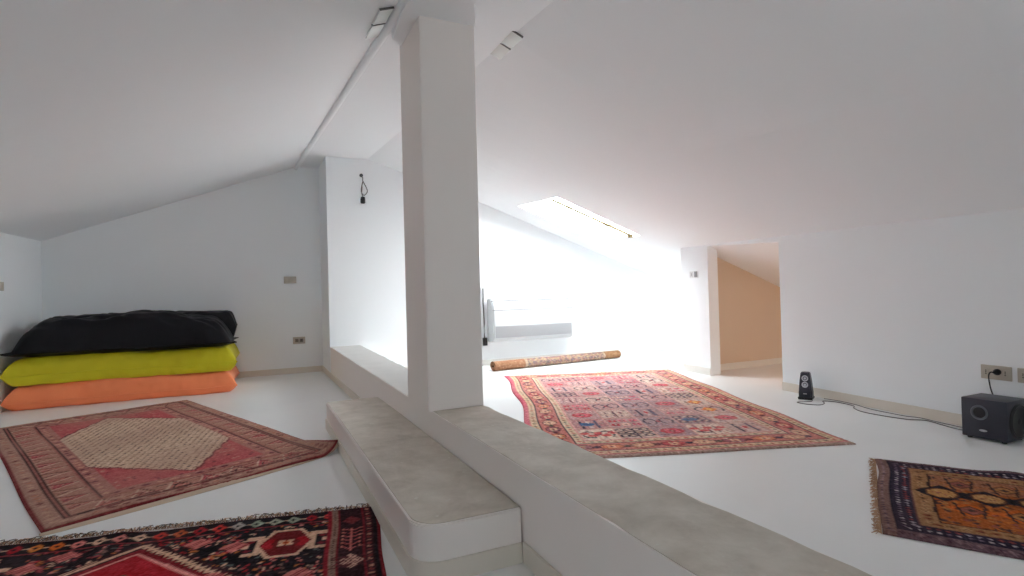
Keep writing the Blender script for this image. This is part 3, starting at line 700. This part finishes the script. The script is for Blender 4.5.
# ---- rolled-up rug under the fan coil
def rolled_rug():
    A = Vector((2.775, 6.575)); B = Vector((4.88, 6.78)); L = (B - A).length; ang = math.atan2(B.y - A.y, B.x - A.x)
    t = thing('rolled_rug', 'rolled up rug with tan ends lying under the white fan coil unit', 'rug', (A.x, A.y, 0), ang)
    # spiral cross-section, slightly flattened
    prof = []; n = 150; turns = 4.2; r0, r1 = .018, .062
    for i in range(n):
        a = i / (n - 1); th = a * turns * 2 * math.pi; r = r0 + (r1 - r0) * a
        prof.append((r * math.cos(th - 2.4) * 1.25, r * math.sin(th - 2.4)))
    pr = np.array(prof); zmin = pr[:, 1].min(); thk = .0075
    nx = 110; xs = np.linspace(0, L, nx)
    v = []; f = []; col = []
    dtan, tan2, cr, blu, pnk = (146, 104, 78), (160, 120, 94), (160, 138, 118), (104, 94, 100), (156, 116, 106)
    r = np.random.default_rng(3)
    tg = np.gradient(pr, axis=0); tg /= np.linalg.norm(tg, axis=1)[:, None]; nm = np.stack([tg[:, 1], -tg[:, 0]], 1)
    for side in (0, 1):
        for x in xs:
            w = 1 + .05 * math.sin(x * 5)
            for k in range(n):
                q = pr[k] + nm[k] * thk * (side - .5); v.append((x, q[0] * w, (q[1] - zmin) * (1 - .12 * x / L) + .004))
                u = x / L
                if u < .22: c = dtan if r.random() > .3 else tan2
                elif u > .86: c = (150, 112, 80) if r.random() > .3 else (136, 96, 70)
                elif u < .23 or u > .85: c = (178, 158, 138)
                else: c = [cr, blu, pnk, (166, 146, 116), (136, 104, 98)][int((math.sin(k * .9) + math.sin(x * 60) + r.random() * 2.5 + 2) * .8) % 5]
                col.append(np.array(c) + r.normal(0, 8))
    idx = lambda s, i, k: s * nx * n + i * n + k
    for i in range(nx - 1):
        for k in range(n - 1):
            f.append((idx(1, i, k), idx(1, i + 1, k), idx(1, i + 1, k + 1), idx(1, i, k + 1))); f.append((idx(0, i, k), idx(0, i, k + 1), idx(0, i + 1, k + 1), idx(0, i + 1, k)))
        for k in (0, n - 1): f.append((idx(0, i, k), idx(0, i + 1, k), idx(1, i + 1, k), idx(1, i, k)))
    for i in (0, nx - 1):
        for k in range(n - 1): f.append((idx(0, i, k), idx(1, i, k), idx(1, i, k + 1), idx(0, i, k + 1)))
    o = pyd('woven_roll', v, f, M['rug'], t, smooth=False)
    a = o.data.color_attributes.new('weave', 'FLOAT_COLOR', 'POINT'); c = lin(np.clip(np.array(col), 5, 250)); c = np.concatenate([c, np.ones((len(c), 1))], 1)
    a.data.foreach_set('color', c.astype(np.float32).ravel())
rolled_rug()

# ------------------------------------------------------------------ floor cushions
def cushion(name, label, x0, x1, y0, y1, zb, T, m, seed, top_fn=None, eu=.16, ew=.16, q=.5, seam=.45, rot=0.0, wr=.010, crown=1.0, pin=.045):
    nu, nv = 120, 70; cx, cy = (x0 + x1) / 2, (y0 + y1) / 2; hx, hy = (x1 - x0) / 2, (y1 - y0) / 2
    root = thing(name, label, 'cushion', (cx, cy, zb), rot, 'floor cushions stacked in the corner')
    verts = []; faces = []
    def nz(a, b, c): return noise.noise(Vector((a, b, c + seed * 7.3)))
    for side in (1, -1):
        for j in range(nv + 1):
            for i in range(nu + 1):
                u = math.sin((i / nu * 2 - 1) * math.pi / 2 * .98) / math.sin(math.pi / 2 * .98); w = math.sin((j / nv * 2 - 1) * math.pi / 2 * .98) / math.sin(math.pi / 2 * .98)
                fu = min(1, (1 - abs(u)) / eu); fw = min(1, (1 - abs(w)) / ew); prof = (fu * (2 - fu)) ** .62 * (fw * (2 - fw)) ** q
                X = u * hx * (1 - pin * (1 - w * w) * abs(u) ** 3) ; Y = w * hy * (1 - pin * (1 - u * u) * abs(w) ** 3)
                # corner folds and wrinkles
                cr = (abs(u) ** 2) * 1.0
                wk = wr * prof ** .5 * (nz(u * 3.1, w * 2.6, 1) * 1.2 + nz(u * 9 + w * 4, w * 6, 2) * .8) - .02 * cr ** 3 * prof ** .5 * abs(math.sin((1 - abs(w)) * 9 + 6 * (1 - abs(u)) + 2 * nz(u * 2, w * 2, 5) + seed)) 
                sz = T * seam + .012 * nz(u * 4, w * 4, 9)
                if side == 1: z = sz + (T * (1 - seam)) * prof * crown + wk
                else: z = sz - (T * seam) * min(1, prof * 1.15)
                z = max(z, 0.001)
                fl = 0.0; Y += .022 * (abs(w) ** 2) * (nz(u * 6 + 3, z * 9, 31) + .5 * nz(u * 17, z * 14, 37)) * (1 if prof > .2 else prof * 5) * (1 - abs(u) ** 6)
                if top_fn: X, Y, z = top_fn(u, w, X, Y, z, side)
                verts.append((X + fl, Y + fl, z))
    n1 = (nu + 1) * (nv + 1); g = lambda s, j, i: s * n1 + j * (nu + 1) + i
    for j in range(nv):
        for i in range(nu):
            faces.append((g(0, j, i), g(0, j, i + 1), g(0, j + 1, i + 1), g(0, j + 1, i))); faces.append((g(1, j, i), g(1, j + 1, i), g(1, j + 1, i + 1), g(1, j, i + 1)))
    bm = bmesh.new(); bv = [bm.verts.new(q_) for q_ in verts]
    for q_ in faces: bm.faces.new([bv[k] for k in q_])
    bmesh.ops.remove_doubles(bm, verts=bm.verts, dist=.0006)
    o = from_bm('cover', bm, m, root); o.data.polygons.foreach_set('use_smooth', [True] * len(o.data.polygons))
    # piped seam round the edge
    pts = []
    def edge(u, w):
        X = u * hx * (1 - pin * (1 - w * w) * abs(u) ** 3); Y = w * hy * (1 - pin * (1 - u * u) * abs(w) ** 3); z = max(.006, T * seam + .012 * nz(u * 4, w * 4, 9))
        if top_fn: X, Y, z = top_fn(u, w, X, Y, z, 1)
        return (X, Y, z)
    K = 40
    pts += [edge(-1 + 2 * k / K, -1) for k in range(K)] + [edge(1, -1 + 2 * k / K) for k in range(K)] + [edge(1 - 2 * k / K, 1) for k in range(K)] + [edge(-1, 1 - 2 * k / K) for k in range(K + 1)]
    b2 = bmesh.new(); tube_mesh(b2, pts, .006, 6); from_bm('seam', b2, m, root, smooth=True)
    return root
cushion('floor_cushion', 'orange floor cushion at the bottom of the stack', -2.185, -.185, 6.76, 7.94, 0.0, .235, M['orange'], 1, seam=.30, eu=.13, ew=.12, q=.42, wr=.017)
cushion('floor_cushion', 'lime green floor cushion between the orange and the black ones', -2.185, -.18, 6.76, 7.93, .232, .27, M['lime'], 2, seam=.36, eu=.13, ew=.12, q=.42, wr=.017)
def droop(u, w, X, Y, z, side):
    e = max(0, abs(u) - .35) / .65; d = max(0, -w - .2) / .8
    if side == 1:
        z -= .10 * e ** 1.4 + .09 * d ** 1.5
        z += .022 * math.sin(u * 6.5 + 1 + w) * max(0, 1 - w * w) + .012 * math.sin(u * 15 - w * 6) * max(0, 1 - abs(u))
        z = max(z, .046)
    return X, Y, max(z, .001)
cushion('floor_cushion', 'black floor cushion drooping at the front on top of the lime one', -2.185, -.18, 6.70, 7.52, .502, .38, M['navy'], 3, droop, eu=.3, ew=.55, q=.6, seam=.12, wr=.028)
cushion('floor_cushion', 'black floor cushion lying flat behind the drooping black one', -2.06, -.20, 7.40, 7.94, .502, .375, M['navy'], 4, None, eu=.08, ew=.3, q=.4, seam=.5, wr=.014)

# ------------------------------------------------------------------ fan coil unit on the back wall
def fan_coil():
    t = thing('fan_coil_unit', 'white rounded fan coil unit mounted low on the bright end wall', 'heater', (2.95, YF, .33))
    W = 1.26; D = .225; H = .60
    prof = [(0, 0), (-.13, 0), (-.19, .012), (-D, .05), (-D, .44), (-.21, .51), (-.165, .565), (-.11, H), (0, H)]
    v = [(0, y, z) for y, z in prof] + [(W, y, z) for y, z in prof]; n = len(prof)
    f = [tuple(range(n)), tuple(range(2 * n - 1, n - 1, -1))] + [(i, n + i, n + (i + 1) % n, (i + 1) % n) for i in range(n)]
    bm = bmesh.new(); bv = [bm.verts.new(p) for p in v]
    for q in f: bm.faces.new([bv[i] for i in q])
    bmesh.ops.recalc_face_normals(bm, faces=bm.faces); bmesh.ops.bevel(bm, geom=[e for e in bm.edges if abs(e.verts[0].co.x - e.verts[1].co.x) < 1e-4], offset=.014, segments=3, affect='EDGES')
    from_bm('casing', bm, mat('coil_casing', (196, 198, 200), .45), t, smooth=True)
    bm = bmesh.new()
    for k in range(12):
        z = .065 + k * .0128; bm_box(bm, (.03, -D - .006, z), (W - .03, -D + .004, z + .0075))
    bm_box(bm, (.028, -D - .003, .06), (W - .028, -D + .003, .22))
    from_bm('air_grille', bm, M['grille'], t)['label'] = 'grey slatted air grille'
    bm = bmesh.new()
    for k in range(6): bm_box(bm, (.05, -.10 + k * .016, H - .002), (W - .05, -.092 + k * .016, H + .005))
    from_bm('outlet_grille', bm, M['grille'], t)
    bm = bmesh.new(); bm_box(bm, (.0, -D - .002, .435), (W, -D + .02, .441)); bm_box(bm, (.0, -.17, .563), (W, -.150, .572)); from_bm('panel_joint', bm, M['steel'], t)
fan_coil()
def wall_pipe():
    t = thing('power_cord', 'dark cord with a black plug hanging on the bright wall between pillar and fan coil', 'cord', (2.895, YF - .004, .30))
    bm = bmesh.new(); tube_mesh(bm, [(0, -.012, .09), (.003, -.014, .3), (-.002, -.012, .55), (0, -.01, .78)], .009, 8); from_bm('cable', bm, M['steel'], t, smooth=True)
    boxo('plug', (-.03, -.045, -.02), (.035, -.004, .09), M['black'], t, .008)
wall_pipe()

# ------------------------------------------------------------------ plates, switches
def plate_on(name, label, cat, o, xdir, n, w, h, m, holes=(), group=None, hole_m=None, part='socket'):
    """o centre on the wall, xdir along the wall, n out of the wall"""
    t = bpy.data.objects.new(name, None); COL.objects.link(t); t.empty_display_size = .03
    xdir = Vector(xdir).normalized(); n = Vector(n).normalized(); z = Vector((0, 0, 1))
    t.matrix_world = Matrix(((xdir.x, n.x, z.x, o[0]), (xdir.y, n.y, z.y, o[1]), (xdir.z, n.z, z.z, o[2]), (0, 0, 0, 1)))
    tag(t, label, cat, group)
    boxo('cover_plate', (-w / 2, -.002, -h / 2), (w / 2, .010, h / 2), m, t, .004)
    for hx in holes:
        bm = bmesh.new(); bm_box(bm, (hx - .021, .009, -.022), (hx + .021, .0125, .022), .002); mod = from_bm(part, bm, hole_m or m, t, smooth=True)
        if part == 'socket':
            bm = bmesh.new()
            for k in (-1, 0, 1): lathe(bm, [(.0038, 0), (.0038, .0012)], 10, Matrix.Translation((hx, .0124, k * .011)) @ Matrix.Rotation(-math.pi / 2, 4, 'X'))
            from_bm('pin_holes', bm, M['black'], mod)
    return t
plate_on('wall_socket', 'beige socket plate low on the shaded end wall', 'socket', (.54, YFL, .44), (1, 0, 0), (0, -1, 0), .155, .092, M['plate'], (-.03, .03), hole_m=M['plate_hole'])
plate_on('blanking_plate', 'beige blank plate higher up on the shaded end wall', 'wall plate', (.444, YFL, 1.256), (1, 0, 0), (0, -1, 0), .155, .092, M['plate'], (-.045, 0, .045), hole_m=M['plate'], part='blank_module')
plate_on('light_switch', 'beige switch plate on the knee wall above the cushions', 'switch', (XL, 6.83, 1.195), (0, -1, 0), (1, 0, 0), .13, .085, M['plate'], (-.03, .03), hole_m=M['plate'], part='rocker')
plate_on('wall_socket', 'white socket plate on the bright wall beside the fan coil unit', 'socket', (4.565, YF, .365), (1, 0, 0), (0, -1, 0), .13, .085, M['white_plastic'], (-.03, .03))
wn = Vector((-1, .11, 0)).normalized(); wt = Vector((-.11, -1, 0)).normalized()
plate_on('thermostat', 'white thermostat with a grey face beside the doorway', 'thermostat', (XW(5.01), 5.01, 1.165), wt, wn, .155, .085, M['white_plastic'], (), )
def thermo_detail():
    t = bpy.data.objects['thermostat']
    bm = bmesh.new(); bm_box(bm, (-.065, .0095, -.03), (-.005, .013, .03), .003); d = from_bm('dial_panel', bm, mat('pale_grey', (206, 206, 206), .4), t, smooth=True)
    bm = bmesh.new(); bm_box(bm, (-.037, .0128, -.016), (-.031, .0142, .016)); from_bm('dial_mark', bm, M['steel'], d)
    bm = bmesh.new(); bm_box(bm, (.015, .0095, -.034), (.07, .014, .034), .003); from_bm('button_panel', bm, mat('mid_grey', (138, 138, 140), .4), t, smooth=True)['label'] = 'darker grey button panel'
thermo_detail()
plate_on('wall_socket', 'beige socket plate with a black plug above the subwoofer', 'socket', (XW(1.94), 1.94, .395), wt, wn, .175, .092, M['plate'], (-.055, .0, .055), hole_m=M['plate'])
plate_on('wall_socket', 'beige socket plate beside the plugged one at the picture edge', 'socket', (XW(1.735), 1.735, .395), wt, wn, .175, .092, M['plate'], (-.055, .0, .055), hole_m=M['plate'])

# ------------------------------------------------------------------ subwoofer, loudspeaker and their cables
def subwoofer():
    y0, y1, x0, x1, H = 1.77, 2.01, 4.115, 4.352, .258
    t = thing('subwoofer', 'charcoal subwoofer box on the floor below the beige sockets', 'speaker', ((x0 + x1) / 2, (y0 + y1) / 2, 0))
    hx, hy = (x1 - x0) / 2, (y1 - y0) / 2
    boxo('cabinet', (-hx, -hy, .012), (hx, hy, H), M['subw'], t, .006)
    rot = Matrix.Rotation(-math.pi / 2, 4, 'Y')                 # lathe axis -> -X
    bm = bmesh.new(); lathe(bm, [(.046, -.004), (.046, .004), (.042, .008), (.036, .006), (.033, -.002), (.033, -.003)], 40, Matrix.Translation((-hx, .022, .172)) @ rot)
    pr = from_bm('port_ring', bm, mat('grey_plastic', (96, 98, 108), .35), t, smooth=True); pr['label'] = 'grey ring round the bass port'
    bm = bmesh.new(); lathe(bm, [(.0345, -.002), (.030, .004), (.02, .005), (.004, .0052)], 32, Matrix.Translation((-hx, .022, .172)) @ rot); from_bm('port_hole', bm, M['black'], pr, smooth=True)
    bm = bmesh.new(); lathe(bm, [(.014, -.001), (.014, .003), (.012, .0045), (.002, .005)], 24, Matrix.Translation((-hx, .004, .062)) @ rot @ Matrix.Diagonal((.5, 1.5, 1, 1)))
    from_bm('badge', bm, M['silver'], t, smooth=True)['label'] = 'small oval silver badge'
    rot2 = Matrix.Rotation(math.pi / 2, 4, 'X')                 # lathe axis -> -Y
    bm = bmesh.new(); lathe(bm, [(.108, -.004), (.108, .006), (.100, .012), (.094, .008)], 48, Matrix.Translation((.01, -hy, .128)) @ rot2); wr_ = from_bm('woofer_ring', bm, M['black'], t, smooth=True)
    bm = bmesh.new(); lathe(bm, [(.095, .006), (.088, .010), (.075, .006), (.035, -.002), (.03, .006), (.004, .012)], 48, Matrix.Translation((.01, -hy, .128)) @ rot2); from_bm('woofer_cone', bm, M['black'], wr_, smooth=True)
    for sx in (-1, 1):
        for sy in (-1, 1):
            bm = bmesh.new(); lathe(bm, [(.012, 0), (.014, .006), (.014, .013)], 16, Matrix.Translation((sx * (hx - .03), sy * (hy - .03), 0))); from_bm('foot', bm, M['black'], t, smooth=True)
subwoofer()
def plug():
    p = Vector((XW(1.925), 1.925, .402)) + wn * .012
    t = thing('plug', 'black plug and lead hanging from the socket behind the subwoofer', 'plug', p)
    bm = bmesh.new(); q = Vector((0, 0, 1)).rotation_difference(wn).to_matrix().to_4x4()
    lathe(bm, [(.019, .0), (.021, .006), (.02, .018), (.014, .026), (.009, .04), (.006, .046)], 20, q); from_bm('plug_body', bm, M['black'], t, smooth=True)
    a = wn * .044
    bm = bmesh.new(); tube_mesh(bm, spline([a, a + wn * .012 + wt * -.012, a + Vector((-.004, .026, -.03)), a + Vector((0, .02, -.10)), a + Vector((.016, .014, -.16)), a + Vector((.024, .012, -.25)), a + Vector((.026, .0, -.32))], 6), .004, 8)
    from_bm('lead', bm, M['black'], t, smooth=True)
plug()
def satellite():
    t = thing('loudspeaker', 'small black loudspeaker with two silver cones standing by the skirting', 'speaker', (4.40, 3.33, 0), math.radians(-62))
    # local -Y faces the listener
    H = .235; bm = bmesh.new()
    lv = []
    for z, w, d in ((.022, .052, .058), (.06, .052, .056), (.16, .044, .048), (.225, .036, .040), (H, .031, .034)):
        lv.append([bm.verts.new((sx * w, sy * d, z)) for sx, sy in ((-1, -1), (1, -1), (1, 1), (-1, 1))])
    for a, b in zip(lv, lv[1:]):
        for k in range(4): bm.faces.new((a[k], a[(k + 1) % 4], b[(k + 1) % 4], b[k]))
    bm.faces.new(lv[0][::-1]); bm.faces.new(lv[-1])
    bmesh.ops.recalc_face_normals(bm, faces=bm.faces); bmesh.ops.bevel(bm, geom=[e for e in bm.edges if abs(e.verts[0].co.z - e.verts[1].co.z) > .01], offset=.010, segments=3, affect='EDGES')
    from_bm('cabinet', bm, M['subw'], t, smooth=True)
    bm = bmesh.new(); bm_box(bm, (-.058, -.066, 0), (.058, .066, .022), .008); from_bm('base', bm, M['black'], t, smooth=True)
    for z, y in ((.185, -.0445), (.130, -.0505)):
        rot = Matrix.Translation((0, y, z)) @ Matrix.Rotation(math.pi / 2 - .12, 4, 'X')
        bm = bmesh.new(); lathe(bm, [(.026, -.004), (.026, .003), (.023, .004), (.021, .002), (.012, -.001), (.009, .002), (.001, .005)], 32, rot); from_bm('speaker_cone', bm, M['silver'], t, smooth=True)['label'] = 'silver speaker cone'
    bm = bmesh.new(); bm_box(bm, (-.014, -.060, .048), (.014, -.056, .056)); from_bm('badge', bm, M['silver'], t)
satellite()
def cable(name, label, pts, r=.0034):
    bm = bmesh.new(); tube_mesh(bm, spline([(x, y, z) for x, y, z in pts], 8), r, 8)
    return tag(from_bm(name, bm, M['cable'], smooth=True), label, 'cable')
FLOOR_PX = lambda px, py: None
def fl(px, py, z=.0045):
    v = np.array([_x, _y, _z]) @ np.array([(px - 512) / FPX, -(py - 288) / FPX, -1.0]); t = (z - 1.0) / v[2]; return (float(v[0] * t), float(v[1] * t), z)
CZ = .0036
cable('speaker_cable', 'dark cable looping from the loudspeaker along the floor to the subwoofer',
      [(4.352, 3.235, CZ), (4.30, 3.22, CZ), (4.19, 3.26, CZ), (4.18, 3.17, CZ), (4.24, 3.09, CZ), (4.33, 3.11, CZ), (4.40, 3.17, CZ + .002), (4.46, 3.09, CZ), (4.43, 2.93, CZ), (4.35, 2.87, CZ), (4.28, 2.76, CZ), (4.27, 2.60, CZ), (4.30, 2.44, CZ), (4.37, 2.36, CZ), (4.33, 2.24, CZ), (4.30, 2.17, CZ), (4.28, 2.10, CZ), (4.29, 2.022, CZ)])
cable('speaker_cable', 'thin cable lying close along the skirting behind the looping one',
      [(4.48, 3.22, .010), (4.475, 3.08, CZ + .009), (4.445, 2.92, CZ + .009), (4.42, 2.78, CZ), (4.40, 2.62, CZ), (4.395, 2.50, CZ), (4.38, 2.40, CZ + .009), (4.385, 2.28, CZ), (4.36, 2.15, CZ), (4.34, 2.022, CZ)], .0028)

# ------------------------------------------------------------------ lamps
def lamp_holder():
    t = thing('pendant_wire', 'bare wire with a black lamp holder hanging from the bright end wall', 'lamp', (1.268, YF, 2.20))
    bm = bmesh.new()
    tube_mesh(bm, spline([(0, .004, .35), (-.01, -.03, .345), (.01, -.045, .31), (.012, -.045, .27), (.055, -.05, .18), (.06, -.05, .13), (.02, -.045, .09), (-.012, -.045, .14), (.0, -.045, .22), (.012, -.046, .27)], 8), .006, 8)
    tube_mesh(bm, spline([(.0, -.045, .2), (-.006, -.045, .12), (.006, -.045, .07)], 6), .006, 8)
    from_bm('wire', bm, M['cable'], t, smooth=True)
    bm = bmesh.new(); lathe(bm, [(.012, .078), (.026, .07), (.028, .05), (.03, .048), (.03, .0), (.024, -.008), (.022, .0), (.008, .02)], 24, Matrix.Translation((.006, -.045, -.005))); from_bm('lamp_holder', bm, M['black'], t, smooth=True)
    bm = bmesh.new(); lathe(bm, [(.022, 0), (.022, .006), (.006, .012)], 16, Matrix.Translation((0, 0, .35)) @ Matrix.Rotation(math.pi / 2, 4, 'X')); from_bm('ceiling_clip', bm, M['black'], t, smooth=True)
lamp_holder()
frost = mat('frosted_glass', (230, 232, 228), .25, spec=.6)
def glass_lamp(label, pts, nrm, wdt):
    """two frosted glass leaves in dark clips on a sloping ceiling; pts: 3 clip positions going away from the camera"""
    a = Vector(pts[0]); b = Vector(pts[-1]); n = Vector(nrm).normalized(); d = (b - a).normalized(); d = (d - n * d.dot(n)).normalized(); s = d.cross(n).normalized()
    t = bpy.data.objects.new('ceiling_lamp', None); COL.objects.link(t); t.empty_display_size = .05; tag(t, label, 'lamp', 'ceiling lamps by the ridge')
    dn = -n
    t.matrix_world = Matrix(((s.x, d.x, dn.x, a.x), (s.y, d.y, dn.y, a.y), (s.z, d.z, dn.z, a.z), (0, 0, 0, 1)))
    L = (b - a).length / 2; w = wdt / 2
    bm = bmesh.new(); bm_box(bm, (-w * .7, .01, -.004), (w * .7, 2 * L - .02, .006), .004); from_bm('back_plate', bm, M['white_plastic'], t, smooth=True)
    for k in range(2):
        bm = bmesh.new(); bm_box(bm, (-w, k * L + .004, .006), (w, k * L + L - .014, .014), .003); from_bm('glass_leaf', bm, frost, t, smooth=True)
        bm = bmesh.new(); bm_box(bm, (-w - .002, k * L - .002, .002), (w + .002, k * L + .006, .013), .001); from_bm('clip_bar', bm, M['steel'], t, smooth=True)
    return t
glass_lamp('frosted lamp with two dark clips on the right slope beside the pillar', [(1.535, 3.09, ceil_z(1.535, 3.09)), (1.542, 3.48, ceil_z(1.542, 3.48))], (.45, -.04, 1), .080)
_n = Vector((-.40, -.02, 1))
_zl = lambda x, y: ceil_z(x, y)
glass_lamp('frosted lamp with two dark clips on the left slope against the plaster rib', [(.700, 3.045, _zl(.700, 3.045)), (.685, 3.44, _zl(.685, 3.44))], (-.36, -.02, 1), .082)
